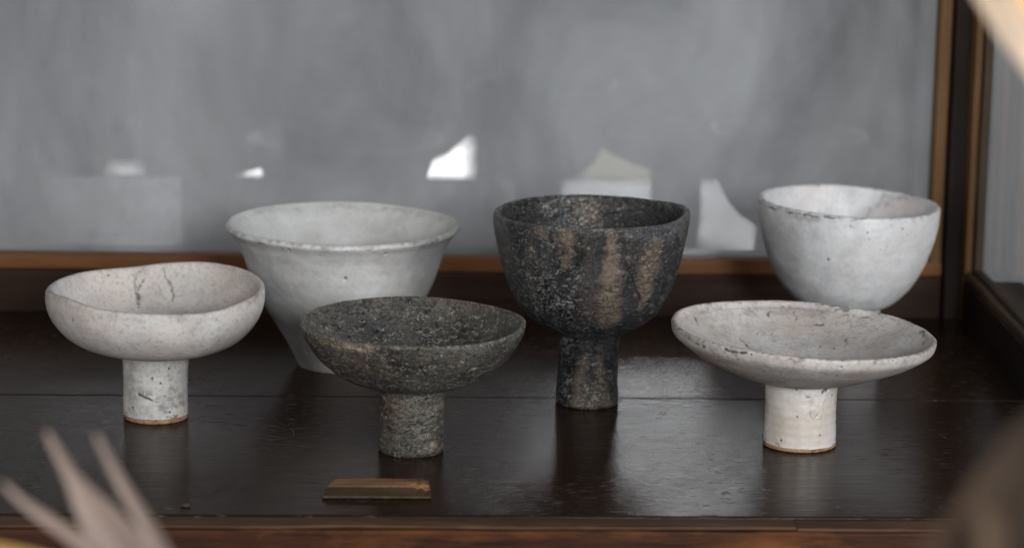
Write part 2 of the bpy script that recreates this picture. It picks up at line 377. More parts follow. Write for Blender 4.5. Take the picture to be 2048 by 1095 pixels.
# ------------------------------------------------------------------ setting
GL = 2.081            # back pane
RAIL_Y = 2.0615       # face of the back rail
SIDE_X = .419         # face of the side rail
FRONT_Y = 1.571       # front edge of the shelf
BASE = -.25
def plain_box(name, lo, hi, mat, parent=None, bev=.002):
    (x0, y0, z0), (x1, y1, z1) = lo, hi
    v = [(x, y, z) for z in (z0, z1) for y in (y0, y1) for x in (x0, x1)]
    f = [(0, 2, 3, 1), (4, 5, 7, 6), (0, 1, 5, 4), (2, 6, 7, 3), (0, 4, 6, 2), (1, 3, 7, 5)]
    o = mesh_obj(name, v, f, mat, parent)
    if bev:
        md = o.modifiers.new('edge', 'BEVEL'); md.width = bev; md.segments = 2
    return o
tag(plain_box('wall', (-2.2, 2.165, BASE-.6), (2.6, 2.30, 1.6), M['wall'], bev=0), kind='structure')
tag(plain_box('table_top', (-1.3, .55, BASE-.04), (1.3, 2.165-.003, BASE), M['table']), kind='structure')

cab = empty('display_cabinet', (0, 1.82, BASE), 'old dark wooden display cabinet with glass panes and a varnished shelf', 'cabinet')
XL = -.62
PSEAM = 1.829
sh = empty('shelf', (0, 1.82, 0), None, None); sh.parent = cab; sh.matrix_parent_inverse = Matrix.Translation(-cab.location)
def subpart(o, parent):
    o.parent = parent; o.matrix_parent_inverse = (cab.matrix_basis @ Matrix.Identity(4)).inverted() if parent is cab else Matrix.Translation(-parent.location)
    return o
def cabpart(o):
    o.parent = cab; o.matrix_parent_inverse = Matrix.Translation(-cab.location); return o
bpy.data.objects.remove(sh)
cabpart(rounded_bar('shelf_plank', (XL, FRONT_Y, -.018), (SIDE_X+.004, PSEAM-.0004, 0), M['shelf'], None, 0, .0012, .00012, 90, 1))
cabpart(rounded_bar('shelf_plank', (XL, PSEAM+.0004, -.018), (SIDE_X+.004, RAIL_Y+.004, .0001), M['shelf'], None, 0, .0007, .0001, 90, 2))
cabpart(rounded_bar('back_rail', (XL, RAIL_Y, -.02), (.4062, RAIL_Y+.036, .029), M['rail'], None, 0, .0015, .0004, 80, 3))
cabpart(rounded_bar('glazing_bead', (XL, RAIL_Y+.0022, .0288), (.4066, GL-.002, .0395), M['bead_x'], None, 0, .002, .0003, 80, 4))
cabpart(rounded_bar('glazing_bead', (.3977, RAIL_Y+.0026, .0385), (.4069, GL-.002, .62), M['bead_z'], None, 2, .002, .0003, 80, 5))
cabpart(rounded_bar('corner_post', (.4085, RAIL_Y-.0005, -.02), (.4325, RAIL_Y+.045, .62), M['post'], None, 2, .0022, .0004, 80, 6))
cabpart(rounded_bar('side_stile', (SIDE_X, 2.0440, .0), (.4248, RAIL_Y+.004, .62), M['bead_z'], None, 2, .0012, .0003, 80, 7))
cabpart(rounded_bar('side_stile_bead', (.4250, 2.0405, .034), (.4312, RAIL_Y+.004, .62), M['bead_z2'], None, 2, .0012, .0003, 80, 8))
cabpart(rounded_bar('side_rail', (SIDE_X, .60+.97, -.02), (.4600, 2.0438, .0300), M['rail_y'], None, 1, .0015, .0004, 60, 9))
cabpart(rounded_bar('side_bead', (SIDE_X+.0006, 1.57, .0302), (.4250, 2.0436, .0362), M['bead_y'], None, 1, .0012, .0003, 60, 10))
cabpart(rounded_bar('side_bead', (.4252, 1.57, .0302), (.4312, 2.0402, .0388), M['bead_y2'], None, 1, .0012, .0003, 60, 11))
cabpart(plain_box('glass_pane', (XL, GL, .031), (.4060, GL+.003, .62), M['pane'], None, 0))
cabpart(plain_box('side_pane', (.4316, 1.58, .033), (.4346, 2.060, .62), M['pane2'], None, 0))
for i, (x0, x1) in enumerate(((XL, .2355), (.2362, .46))):
    cabpart(rounded_bar('front_edge_strip', (x0, 1.5535, -.0024-.0004*i), (x1, FRONT_Y-.0012, -.0006-.0004*i), M['front_cap'], None, 0, .0007, .0005, 90, 12+i))
cabpart(rounded_bar('front_rail', (XL, 1.5530, -.13), (.46, FRONT_Y-.002, -.0030), M['front'], None, 0, .0018, .0004, 90, 15))
cabpart(plain_box('base_front', (XL, 1.556, BASE+.001), (.46, 1.569, -.131), M['front']))
cabpart(plain_box('base_side', (.42, 1.5695, BASE+.001), (.46, 2.09, -.0205), M['rail_y']))
cabpart(plain_box('base_back', (XL, 2.065, BASE+.001), (.419, 2.09, -.0205), M['rail']))

# ------------------------------------------------------------------ ceramics
NA = 640
PHI = np.arange(NA)*2*math.pi/NA
def smooth_curve(pts, n):
    p = np.array(pts, float); d = np.r_[0, np.cumsum(np.hypot(*np.diff(p, axis=0).T))]
    t = np.linspace(0, d[-1], n); out = []
    for c in range(2):                          # Catmull-Rom over arc length
        m_ = np.gradient(p[:, c], d)
        i = np.clip(np.searchsorted(d, t)-1, 0, len(d)-2); h_ = d[i+1]-d[i]; s = (t-d[i])/h_
        out.append((2*s**3-3*s**2+1)*p[i, c]+(s**3-2*s**2+s)*h_*m_[i]+(-2*s**3+3*s**2)*p[i+1, c]+(s**3-s**2)*h_*m_[i+1])
    return np.stack(out, -1)
def periodic(pts):
    a = np.array([q[0] for q in pts], float); v = np.array([q[1] for q in pts], float)
    aa = np.r_[a[-1]-360, a, a[0]+360]; vv = np.r_[v[-1], v, v[0]]
    g = np.arange(0, 360, 1.); y = np.interp(g, aa, vv)
    for _ in range(3): y = np.convolve(np.r_[y[-12:], y, y[:12]], np.hanning(15)/np.hanning(15).sum(), 'same')[12:-12]
    return np.interp(np.degrees(PHI), np.r_[g, 360], np.r_[y, y[0]])

class Pot:
    """a lathe surface of rings x angles with uneven walls; rings run outside bottom -> rim -> inside bottom"""
    def __init__(s, origin, ring_rz, n_out, lump=.0008, seed=0, dz=None, drel=None, wz=None):
        ridge = .00005 if n_out == 999 else .00003          # throwing rings
        R, Z = ring_rz[:, 0], ring_rz[:, 1]
        r = R[:, None]*np.ones(NA); z = Z[:, None]*np.ones(NA)
        wgt = np.ones_like(R) if wz is None else sstep(wz[0], wz[1], Z)
        if dz is not None: z = z+wgt[:, None]*dz[None]
        if drel is not None: r = r*(1+wgt[:, None]*drel[None])
        x = r*np.cos(PHI); y = r*np.sin(PHI)
        P = np.stack([x, y, z], -1)
        n = fbm(P+seed*3.1, 28, 3, seed)*lump + fbm(P+seed*5.1, 95, 3, seed+9)*lump*.35
        n = n+ridge*np.sin(P[..., 2]*2*math.pi/(.0052 if n_out == 999 else .008)+2.5*fbm(P+seed, 40, 2, seed+3))
        ok = np.clip(R/.01, 0, 1)[:, None]
        P[..., 0] += n*ok*np.cos(PHI); P[..., 1] += n*ok*np.sin(PHI); P[..., 2] += .35*n*ok
        s.P = P; s.o = np.array(origin); s.n_out = n_out; s.seed = seed
        s.att = {k_: np.zeros(P.shape[:2]) for k_ in ('crack', 'stain', 'bare', 'blush', 'drip', 'calm')}
        s.px = project((P+s.o).reshape(-1, 3)).reshape(P.shape[:2]+(2,))
        # outward facing test
        dr = np.gradient(P, axis=0); da = np.roll(P, -1, 1)-np.roll(P, 1, 1)
        nn = np.cross(da, dr); view = CAM-(P+s.o)
        s.front = (nn*view).sum(-1) > 0
        s.nn = nn/np.maximum(np.linalg.norm(nn, axis=-1, keepdims=True), 1e-12)
    def locate(s, x, y, side='any'):
        d = ((s.px-np.array([x, y]))**2).sum(-1); idx = np.arange(s.P.shape[0])[:, None]*np.ones(NA)
        bad = ~s.front
        if side == 'out': bad = bad | (idx > s.n_out+4)
        if side == 'in': bad = bad | (idx < s.n_out-2)
        d = np.where(bad, 1e9, d); i = np.unravel_index(np.argmin(d), d.shape)
        return s.P[i]
    def stroke(s, name, pts, side='any', soft=.5, amt=1., jag=0., carve=0., gap=0.):
        """pts = (x, y, width) in photo pixels, moved on to the surface and painted by distance in 3-D"""
        Q = [(s.locate(p[0], p[1], side), p[2]*.00032/2) for p in pts]
        P = s.P
        if jag: P = P+jag*np.stack([fbm(s.P+3.3, 260, 2, 40+c) for c in range(3)], -1)
        best = np.full(P.shape[:2], -9.)
        if len(Q) == 1: Q = Q*2
        for (a, wa), (b, wb) in zip(Q[:-1], Q[1:]):
            ab = b-a; L = max((ab*ab).sum(), 1e-12); t = np.clip(((P-a)@ab)/L, 0, 1)
            d = np.linalg.norm(P-(a+t[..., None]*ab), axis=-1); wd = wa+(wb-wa)*t
            best = np.maximum(best, 1-np.maximum(0, d-wd*(1-soft))/np.maximum(wd*soft*2, 1e-6))
        mk = np.clip(best, 0, 1)*amt
        if gap: mk = mk*sstep(-gap, .1, fbm(s.P+7.7, 150, 3, 60+s.seed))
        s.att[name] = np.maximum(s.att[name], mk)
        if carve: s.P = s.P-s.nn*(mk*carve)[..., None]
    def worn_rim(s, amt=.6, width=5, thr=.0, name='stain'):
        """broken line of rubbed dirt where the lip is thin"""
        i = np.arange(s.P.shape[0])[:, None]-(s.n_out-2)
        n1 = fbm(s.P+2.2, 60, 3, 70+s.seed); n2 = fbm(s.P+4.2, 330, 3, 80+s.seed)
        mk = np.exp(-((i-n1*6)/width)**2)*sstep(thr-.25, thr+.25, n2)*amt
        s.att[name] = np.maximum(s.att[name], mk)
    def build(s, name, mat, parent, cap0=True, cap1=True):
        nr = s.P.shape[0]; V = s.P.reshape(-1, 3)
        i = np.arange(nr-1)[:, None]; j = np.arange(NA)[None]; j2 = (j+1) % NA
        quads = np.stack([i*NA+j, i*NA+j2, (i+1)*NA+j2, (i+1)*NA+j], -1).reshape(-1, 4)
        me = bpy.data.meshes.new(name)
        extra = []; ev = []
        nv = len(V)
        if cap0: ev.append(s.P[0].mean(0)); c0 = nv; nv += 1; extra.append(np.stack([np.roll(np.arange(NA), -1), np.arange(NA), np.full(NA, c0)], -1))
        if cap1: ev.append(s.P[-1].mean(0)); c1 = nv; b0 = (nr-1)*NA; extra.append(np.stack([b0+np.arange(NA), b0+np.roll(np.arange(NA), -1), np.full(NA, c1)], -1))
        VV = np.vstack([V]+[e[None] for e in ev]); tris = np.vstack(extra) if extra else np.zeros((0, 3), int)
        me.vertices.add(len(VV)); me.vertices.foreach_set('co', VV.ravel())
        lv = np.r_[quads.ravel(), tris.ravel()].astype(np.int32); me.loops.add(len(lv)); me.loops.foreach_set('vertex_index', lv)
        ls = np.r_[np.arange(len(quads))*4, len(quads)*4+np.arange(len(tris))*3].astype(np.int32)
        me.polygons.add(len(ls)); me.polygons.foreach_set('loop_start', ls)
        me.polygons.foreach_set('use_smooth', np.ones(len(ls), bool)); me.update(calc_edges=True); me.validate()
        for k_, a in s.att.items():
            if a.max() <= 0 and k_ not in ('crack',): continue
            at = me.attributes.new(k_, 'FLOAT', 'POINT'); at.data.foreach_set('value', np.r_[a.ravel(), np.zeros(len(ev))].astype(np.float32))
        o = bpy.data.objects.new(name, me); C.objects.link(o); me.materials.append(mat); o.parent = parent
        return o

def bowl_rings(prof, thick, n_out=130, n_in=120, lip=None, floor=None):
    """outer profile (r, z) from the joint up to the rim -> closed wall with a rounded lip"""
    o = smooth_curve(prof, n_out); t = np.gradient(o, axis=0); t /= np.linalg.norm(t, axis=1)[:, None]
    nrm = np.stack([-t[:, 1], t[:, 0]], -1)           # towards the inside
    fr = np.linspace(0, 1, n_out); tk = thick*(1.25-.25*fr)
    if lip: tk = tk+(lip-tk)*sstep(.93, .99, fr)
    inn = o+nrm*tk[:, None]
    c = (o[-1]+inn[-1])/2; a0 = o[-1]-c; rr = np.linalg.norm(a0); th0 = math.atan2(a0[1], a0[0])
    arc = np.array([c+rr*np.array([math.cos(th0+q), math.sin(th0+q)]) for q in np.linspace(0, math.pi, 12)[1:-1]])
    ii = inn[::-1]; ii = ii[ii[:, 0] > .002]
    if floor is not None: ii = ii[ii[:, 1] > floor]
    last = ii[-1]
    tail = np.array([[last[0]*q, last[1]-.0012*(1-q*q)] for q in np.linspace(1, .02, 14)[1:]])
    inner = smooth_curve(np.vstack([ii[::6], ii[-1:], tail]) if (len(ii)-1) % 6 else np.vstack([ii[::6], tail]), n_in)
    first = np.array([[o[0][0]*q, o[0][1]] for q in (.05, .4, .75)])
    return np.vstack([first, o, arc, inner]), 3+n_out+5
def px_profile(base, pts, sil=False):
    """(half width px, y px) measured against the axis above the base pixel -> (r, z) in metres.
    sil: the points are the outline; seen from above the outline runs below the axis height, so solve for the true profile"""
    p = on_z(*base); out = []
    if sil:
        q = smooth_curve([(a, b) for a, b in pts], 61); X, Y = q[:, 0], q[:, 1]
        el = np.array([-ray(base[0], y)[2]/np.linalg.norm(ray(base[0], y)) for y in Y])
        dX, dY = np.gradient(X), np.gradient(Y)
        tn = np.clip(el*dX/np.maximum(-dY, .05), 0, 1.1)            # outline tangent -> azimuth of the outline point
        for _ in range(6): tn[1:-1] = (tn[:-2]+2*tn[1:-1]+tn[2:])/4
        r = X*np.sqrt(1+tn*tn); v = Y-el*X*tn
        keep = [0]
        for i in range(1, len(r)):
            if v[i] < v[keep[-1]]-.3: keep.append(i)
        r, v = r[keep], v[keep]
        pts = list(zip(r[::3], v[::3]))
        if (len(r)-1) % 3: pts.append((r[-1], v[-1]))
        r0 = pts[0][0]
        if r0 > 75: pts.insert(0, (60, v[0]+1.5))
        print('profile', base, [(round(a, 1), round(b, 1)) for a, b in pts])
        px_profile.joint = v[0]
    for hw, y in pts:
        d = ray(base[0], y); t = p[1]/d[1]; z = CAM[2]+d[2]*t; dep = (np.array([p[0], p[1], z])-CAM)@FW
        out.append((hw*dep/FPX, z))
    return p, out

VESSEL = 'stoneware vessels on the shelf'
def stem_rings(prof, n=90): 
    o = smooth_curve(prof, n); top = o[-1]
    e = np.array([[top[0]*q, top[1]] for q in (.8, .4, .05)]); f0 = np.array([[o[0][0]*q, o[0][1]] for q in (.05, .5, .9)])
    return np.vstack([f0, o, e])
SC = .00032

# --- A: pale sandy bowl with a wavy rim on a short stem
bA = (312, 833)
pA, prA = px_profile(bA, [(60, 716), (92, 712), (128, 702), (160, 686), (190, 660), (209, 632), (217, 606), (218, 583)], True)
tA = empty('footed_bowl', pA, 'sandy white stoneware bowl with a wavy rim on a scaly stem', 'bowl', VESSEL)
dzA = periodic([(0, 2), (30, 11), (67, 13), (90, 7), (107, -1), (140, 2), (180, 0), (220, 9), (244, -2), (274, -6), (305, -10), (327, -3)])*SC
rg, no = bowl_rings(prA, .0055, lip=.0046)
P_ = Pot(pA, rg, no, .0008, 1, dzA, periodic([(0, .0), (45, .02), (90, 0), (135, -.01), (180, .0), (225, .02), (270, .0), (315, -.01)])*1., (.035, .075))
for l in ([(270, 552, 4), (273, 574, 6), (279, 596, 7), (279, 614, 3)], [(291, 549, 4), (283, 560, 4), (279, 580, 4)], [(325, 537, 3), (334, 556, 4), (346, 583, 4), (346, 612, 3)]):
    P_.stroke('crack', l, 'in', .7, .75, .002, .0004)
P_.stroke('stain', [(262, 548, 3), (285, 545, 16), (293, 547, 4)], 'in', .6, .8, .002)
P_.stroke('stain', [(255, 560, 5), (262, 590, 3)], 'in', .9, .5, .002); P_.stroke('stain', [(300, 618, 30), (380, 624, 24)], 'in', 1, .45, .003)
P_.stroke('stain', [(497, 606, 5), (506, 600, 8), (520, 590, 5)], 'out', .6, .9, .003)
for x, y, w_ in ((117, 600, 4), (217, 550, 4), (145, 640, 4), (298, 575, 3), (403, 668, 4), (322, 671, 4), (432, 640, 3)): P_.stroke('crack', [(x, y, w_)], 'any', .4, .9)
P_.stroke('blush', [(110, 600, 30), (160, 625, 40), (230, 650, 30)], 'out', 1, .55, .004); P_.stroke('blush', [(440, 570, 50), (500, 580, 40)], 'in', 1, .6, .004)
P_.worn_rim(.45, 5, .1); P_.build('bowl', M['A'], tA)
_, ps = px_profile(bA, [(64, 824), (64.5, 800), (64, 770), (64, 740), (65, 720), (66, px_profile.joint-5)])
P_ = Pot(pA, stem_rings(ps), 999, .0007, 2)
P_.stroke('crack', [(277, 789, 3), (290, 795, 4), (304, 800, 2)], 'out', .6, 1, .0006, .0006)
for x, y, w_ in ((304, 757, 4.5), (339, 737, 4), (330, 793, 3.5), (265, 815, 4), (340, 824, 4)): P_.stroke('crack', [(x, y, w_)], 'out', .4, 1, 0, .0006)
P_.stroke('stain', [(260, 735, 26), (262, 775, 34), (266, 810, 26)], 'out', 1, .8, .004)
for x, y, w_ in ((281, 786, 12), (298, 786, 11), (320, 799, 15), (343, 801, 16), (329, 812, 17), (349, 812, 14), (362, 792, 12), (365, 806, 12), (326, 821, 16), (355, 780, 11), (345, 775, 10)):
    P_.stroke('stain', [(x-w_*.3, y+1, w_*.7), (x, y-1, w_*.8), (x+w_*.35, y+2, w_*.5)], 'out', .5, .95, .0015, .0003)
P_.stroke('bare', [(250, 828, 9), (280, 841, 10), (312, 845, 8), (345, 843, 12), (374, 833, 10)], 'out', .8, .75, .003)
st = P_.build('stem', M['As'], tA)
_, pf = px_profile(bA, [(61, 833), (63.2, 831.5), (64, 828.5), (63.6, 825)])
Pot(pA, stem_rings(pf, 14), 999, .0004, 3).build('foot_ring', M['clay'], st)

# --- B: flaring pale grey bowl standing on the shelf at the back
bB = (684, 727)
pB, prB = px_profile(bB, [(86, 727), (90, 718), (110, 681), (135, 641), (161, 602), (179, 566), (191.5, 533), (201, 505), (209.5, 487), (221, 469), (233, 456)])
tB = empty('flared_bowl', pB, 'large pale grey flared bowl with an everted pitted rim behind the cracked dark dish', 'bowl', VESSEL)
rg, no = bowl_rings(prB, .0052, lip=.0042)
P_ = Pot(pB, rg, no, .0009, 11, periodic([(0, 2), (60, -1), (90, 1), (150, 1), (180, 0), (240, 1), (270, -1), (320, 1)])*SC, None, (.05, .085))
for x, y, w_ in ((691, 557, 6), (773, 507, 6), (578, 500, 5), (613, 703, 5), (796, 531, 3), (640, 512, 3), (747, 508, 3), (833, 495, 3.5)): P_.stroke('crack', [(x, y, w_)], 'out', .35, 1, 0, .0009)
lip = [(505, 486), (524, 489), (548, 493), (575, 497), (610, 500), (650, 502.5), (684, 503), (715, 502.5), (740, 500)]
P_.stroke('crack', [(x, y+(-1) ** i*.8, 2.4) for i, (x, y) in enumerate(lip)], 'out', .5, 1, .0022, .0003, .05)
P_.stroke('crack', [(770, 499, 2), (810, 495, 2.4), (850, 487, 2.2), (880, 478, 2.5)], 'out', .5, .8, .002, .0002, -.02)
P_.stroke('stain', [(460, 462, 4), (490, 483, 5), (560, 497, 5), (684, 506, 5), (800, 501, 5), (900, 473, 5)], 'out', 1, .5, .003)
P_.stroke('stain', [(497, 512, 16), (560, 520, 18), (684, 524, 14), (780, 520, 12)], 'out', 1, .35, .004)
P_.stroke('stain', [(475, 437, 8), (540, 418, 12), (684, 412, 9), (800, 416, 12), (890, 436, 8)], 'in', 1, .6, .004)
P_.stroke('blush', [(610, 500, 20), (590, 560, 60), (600, 620, 60)], 'out', 1, .35, .006); P_.stroke('blush', [(600, 716, 24), (650, 738, 20)], 'out', 1, .9, .004)
P_.worn_rim(.6, 4, .05); P_.worn_rim(.35, 2.5, .35, 'crack'); P_.build('bowl', M['B'], tB)

# --- C: dark crackled shallow bowl on a stem
bC = (822, 899)
pC, prC = px_profile(bC, [(62, 782), (86, 777), (122, 765), (145, 753), (162, 739), (181, 724), (196, 708), (213, 684), (221, 668), (225, 650)], True)
tC = empty('footed_bowl', pC, 'dark grey shallow bowl with wrinkled cracked glaze on a short stem', 'bowl', VESSEL)
rg, no = bowl_rings(prC, .0045, lip=.003)
P_ = Pot(pC, rg, no, .0010, 21, periodic([(0, 3), (40, 0), (90, 3), (140, 1), (180, 0), (200, -4), (225, 0), (270, 0), (315, -2)])*SC, periodic([(0, .0), (30, .01), (90, 0), (150, .01), (180, 0), (205, -.02), (240, .01), (300, .01)]), (.03, .072))
P_.stroke('stain', [(632, 677, 5), (655, 686, 8)], 'out', .8, .8, .003); P_.stroke('stain', [(668, 690, 9), (700, 694, 10), (745, 697, 7)], 'out', .8, .95, .003)
P_.stroke('stain', [(610, 655, 6), (612, 668, 5)], 'any', .9, .5, .003); P_.stroke('drip', [(940, 604, 30), (965, 612, 14)], 'in', 1, .8, .003)
P_.stroke('drip', [(770, 735, 26), (775, 755, 20)], 'out', 1, .5, .004); P_.stroke('drip', [(690, 715, 40), (720, 720, 40)], 'out', 1, .4, .004)
P_.stroke('blush', [(870, 697, 14), (930, 694, 18), (1000, 678, 18), (1040, 662, 14)], 'out', .9, .8, .004)
P_.stroke('crack', [(612, 672, 8), (630, 700, 14), (655, 735, 12), (680, 752, 5)], 'out', 1, .75, .003)
P_.stroke('calm', [(650, 628, 22), (720, 612, 22), (850, 604, 20), (960, 610, 20)], 'in', 1, 1, .004); P_.stroke('calm', [(800, 700, 24), (860, 703, 22)], 'out', 1, .8, .004)
for l in ([(650, 640, 4), (690, 660, 4), (707, 682, 4)], [(760, 655, 3), (750, 668, 4), (768, 684, 5)], [(870, 640, 3), (880, 660, 3)]): P_.stroke('crack', l, 'in', .6, .9, .003, .0005)
P_.stroke('crack', [(845, 735, 4), (851, 752, 4)], 'out', .6, 1, .002, .0005)
P_.worn_rim(.5, 4, .1); P_.build('bowl', M['C'], tC)
_, ps = px_profile(bC, [(62, 899), (65, 895), (65.5, 880), (64.5, 850), (64, 820), (65, 790), (66, px_profile.joint-5)])
P_ = Pot(pC, stem_rings(ps), 999, .0009, 22)
P_.stroke('drip', [(790, 800, 40), (780, 850, 30)], 'out', 1, .55, .004); P_.stroke('stain', [(855, 898, 12), (870, 890, 10)], 'out', 1, .5, .002)
P_.stroke('calm', [(790, 860, 50), (800, 885, 50)], 'out', 1, .8, .004)
P_.build('stem', M['C'], tC)

# --- D: tall black goblet with bronze drips
bD = (1174, 804)
pD, prD = px_profile(bD, [(58, 672), (92, 655), (120, 638), (143, 612), (160, 580), (173, 545), (184, 505), (191, 470), (195, 445), (195.5, 430)], True)
tD = empty('goblet', pD, 'tall black stoneware goblet with bronze drips down its wrinkled side', 'goblet', VESSEL)
rg, no = bowl_rings(prD, .005, lip=.0042)
P_ = Pot(pD, rg, no, .0009, 31, periodic([(0, 10), (20, 6), (45, 0), (90, 0), (150, 0), (180, -4), (225, 0), (270, 3), (320, 1)])*SC, None, (.07, .115))
P_.stroke('drip', [(1132, 466, 34), (1138, 495, 26), (1131, 535, 12)], 'out', .7, .9, .004)
for l, a_ in (([(1062, 470, 16), (1056, 530, 20), (1062, 600, 12)], .4), ([(1010, 460, 14), (1018, 520, 16)], .35), ([(1180, 470, 14), (1176, 560, 26), (1170, 640, 30)], .35), ([(1262, 470, 14), (1258, 520, 12)], .5), ([(1345, 480, 12), (1335, 560, 14)], .45)):
    P_.stroke('drip', l, 'out', 1, a_, .005)
P_.stroke('drip', [(1226, 466, 20), (1226, 500, 24), (1221, 560, 40), (1216, 610, 50), (1217, 640, 40)], 'out', .55, .95, .004)
P_.stroke('drip', [(1308, 496, 40), (1296, 540, 52), (1290, 580, 38), (1284, 618, 14)], 'out', .55, .95, .004)
P_.stroke('drip', [(1085, 463, 26), (1090, 478, 12)], 'out', .6, .8, .003); P_.stroke('drip', [(1362, 460, 12), (1364, 510, 12)], 'out', .8, .5, .002)
P_.stroke('drip', [(1165, 410, 40), (1178, 430, 50), (1180, 450, 40)], 'in', 1, .8, .004)
P_.stroke('calm', [(1217, 600, 60), (1216, 650, 60)], 'out', 1, 1, .003); P_.stroke('calm', [(1020, 470, 40), (1030, 560, 60)], 'out', 1, .6, .003)
P_.stroke('crack', [(1250, 525, 2.5), (1266, 560, 3), (1279, 600, 3), (1288, 622, 2.5)], 'out', .6, .9, .001, .0004)
P_.stroke('crack', [(1150, 500, 10), (1158, 525, 12), (1150, 545, 6)], 'out', 1, .7, .002); P_.stroke('crack', [(1345, 490, 28), (1338, 550, 24), (1315, 600, 14)], 'out', 1, .55, .003)
P_.stroke('blush', [(1165, 460, 8), (1230, 462, 9), (1290, 468, 22), (1335, 462, 34), (1366, 435, 20)], 'out', 1, .75, .004)
P_.stroke('stain', [(1070, 457, 3), (1110, 459, 4), (1150, 460, 4), (1215, 461, 5)], 'out', .8, .8, .003, 0, .1)
P_.worn_rim(.5, 4, .1, 'blush'); P_.build('bowl', M['D'], tD)
_, ps = px_profile(bD, [(59, 804), (62, 801), (62.5, 790), (61, 760), (60.5, 720), (61, 690), (62, px_profile.joint-5)])
P_ = Pot(pD, stem_rings(ps), 999, .0009, 32)
P_.stroke('drip', [(1165, 715, 16), (1162, 750, 24), (1158, 800, 30)], 'out', .8, .75, .003); P_.stroke('drip', [(1200, 705, 16), (1203, 750, 26), (1200, 790, 40)], 'out', .8, .65, .003)
P_.stroke('stain', [(1150, 808, 12), (1180, 812, 14), (1222, 805, 12)], 'out', 1, .5, .003)
P_.build('stem', M['D'], tD)

# --- E: shallow cream dish on a glazed stem
bE = (1598, 887)
pE, prE = px_profile(bE, [(70, 771), (100, 765), (126, 757), (150, 749), (178, 738), (202, 727), (224, 714), (243, 701), (255, 690), (262, 679), (265, 666)], True)
tE = empty('footed_dish', pE, 'wide shallow cream dish with stained crackled interior on a glossy white stem', 'dish', VESSEL)
rg, no = bowl_rings(prE, .0046, lip=.0034)
dzE = periodic([(a, -11*math.cos(math.radians(a))+e) for a, e in ((0, -2), (30, 0), (60, 1), (90, 1), (120, 0), (150, 1), (180, 1), (210, 0), (240, 1), (270, 0), (300, 0), (330, -1))])*SC
P_ = Pot(pE, rg, no, .0010, 41, dzE, None, (.035, .07))
P_.o = pE.copy()
inn = [([(1540, 612, 4), (1536, 628, 5), (1545, 640, 3), (1552, 648, 3)], .9), ([(1565, 612, 4), (1590, 613, 7), (1605, 616, 4)], 1), ([(1585, 648, 3), (1615, 648, 5), (1645, 646, 5)], 1),
       ([(1590, 626, 3), (1592, 636, 4)], .8), ([(1660, 612, 5), (1670, 608, 5), (1690, 610, 5), (1692, 618, 5), (1672, 620, 5), (1663, 616, 4)], .75), ([(1640, 622, 3), (1650, 640, 3)], .6),
       ([(1480, 674, 3), (1492, 690, 4), (1512, 706, 3)], .8), ([(1387, 632, 4), (1398, 652, 5), (1405, 660, 3)], .7), ([(1640, 690, 3), (1630, 702, 2)], .7),
       ([(1705, 650, 3), (1697, 668, 4), (1690, 690, 3)], .6), ([(1720, 685, 2), (1760, 672, 3), (1800, 660, 2)], .55), ([(1720, 635, 6), (1760, 625, 7), (1790, 640, 5)], .5), ([(1840, 660, 8), (1852, 676, 9), (1846, 688, 6)], .7)]
for l, a_ in inn: P_.stroke('crack', l, 'in', .6, a_, .0022, .0003, .35)
P_.stroke('stain', [(1545, 622, 18), (1600, 616, 26), (1650, 624, 24)], 'in', 1, .6, .004); P_.stroke('stain', [(1620, 680, 90), (1720, 680, 90)], 'in', 1, .22, .006)
P_.stroke('stain', [(1440, 612, 8), (1390, 624, 8), (1352, 645, 10)], 'in', 1, .5, .003); P_.stroke('blush', [(1560, 625, 40), (1650, 650, 70), (1780, 660, 80)], 'in', 1, .25, .006)
P_.stroke('crack', [(1340, 650, 3), (1352, 668, 3), (1385, 684, 3), (1440, 700, 3.5)], 'any', .6, .8, .002, .0002, .2)
P_.stroke('crack', [(1450, 697, 5), (1470, 704, 6), (1490, 706, 4)], 'out', .6, 1, .002, .0006); P_.stroke('crack', [(1520, 713, 3), (1640, 719, 3), (1700, 716, 2.5)], 'out', .6, .7, .002, .0002, -.02)
P_.stroke('crack', [(1400, 616, 3), (1480, 606, 3), (1560, 603, 3), (1660, 609, 3), (1760, 626, 3)], 'in', .6, .8, .002, 0, .1)
for x, y, w_ in ((1683, 734, 4), (1502, 709, 4), (1788, 714, 3.5), (1787, 719, 3), (1455, 714, 3), (1470, 712, 3)): P_.stroke('crack', [(x, y, w_)], 'out', .4, 1, 0, .0005)
P_.stroke('blush', [(1345, 672, 16), (1375, 694, 26), (1430, 715, 32), (1490, 735, 24)], 'out', 1, .95, .004); P_.stroke('blush', [(1860, 690, 20), (1830, 708, 20)], 'out', 1, .45, .004)
P_.worn_rim(.8, 4, .05); P_.worn_rim(.5, 2.5, .3, 'crack'); P_.build('bowl', M['E'], tE)
_, ps = px_profile(bE, [(72, 882), (72.3, 860), (71.3, 830), (71, 800), (71.5, 775), (72, px_profile.joint-5)])
P_ = Pot(pE, stem_rings(ps), 999, .0005, 42)
for l in ([(1612, 786, 3), (1617, 795, 3), (1625, 792, 2)], [(1627, 796, 3), (1633, 789, 4), (1642, 791, 3), (1645, 800, 2)], [(1630, 811, 3), (1636, 824, 3), (1631, 838, 2.5)],
          [(1624, 812, 3), (1621, 832, 5), (1624, 846, 3)], [(1650, 838, 3), (1657, 846, 3), (1665, 844, 2)], [(1657, 846, 2), (1664, 856, 2)], [(1646, 852, 3), (1655, 846, 2)]):
    P_.stroke('crack', l, 'out', .8, .6, .0022, .0001, .3)
P_.stroke('stain', [(1616, 790, 8), (1626, 825, 14), (1640, 845, 10)], 'out', 1, .45, .004)
P_.stroke('crack', [(1646, 784, 6), (1653, 780, 6)], 'out', .5, 1, .001, .0008)
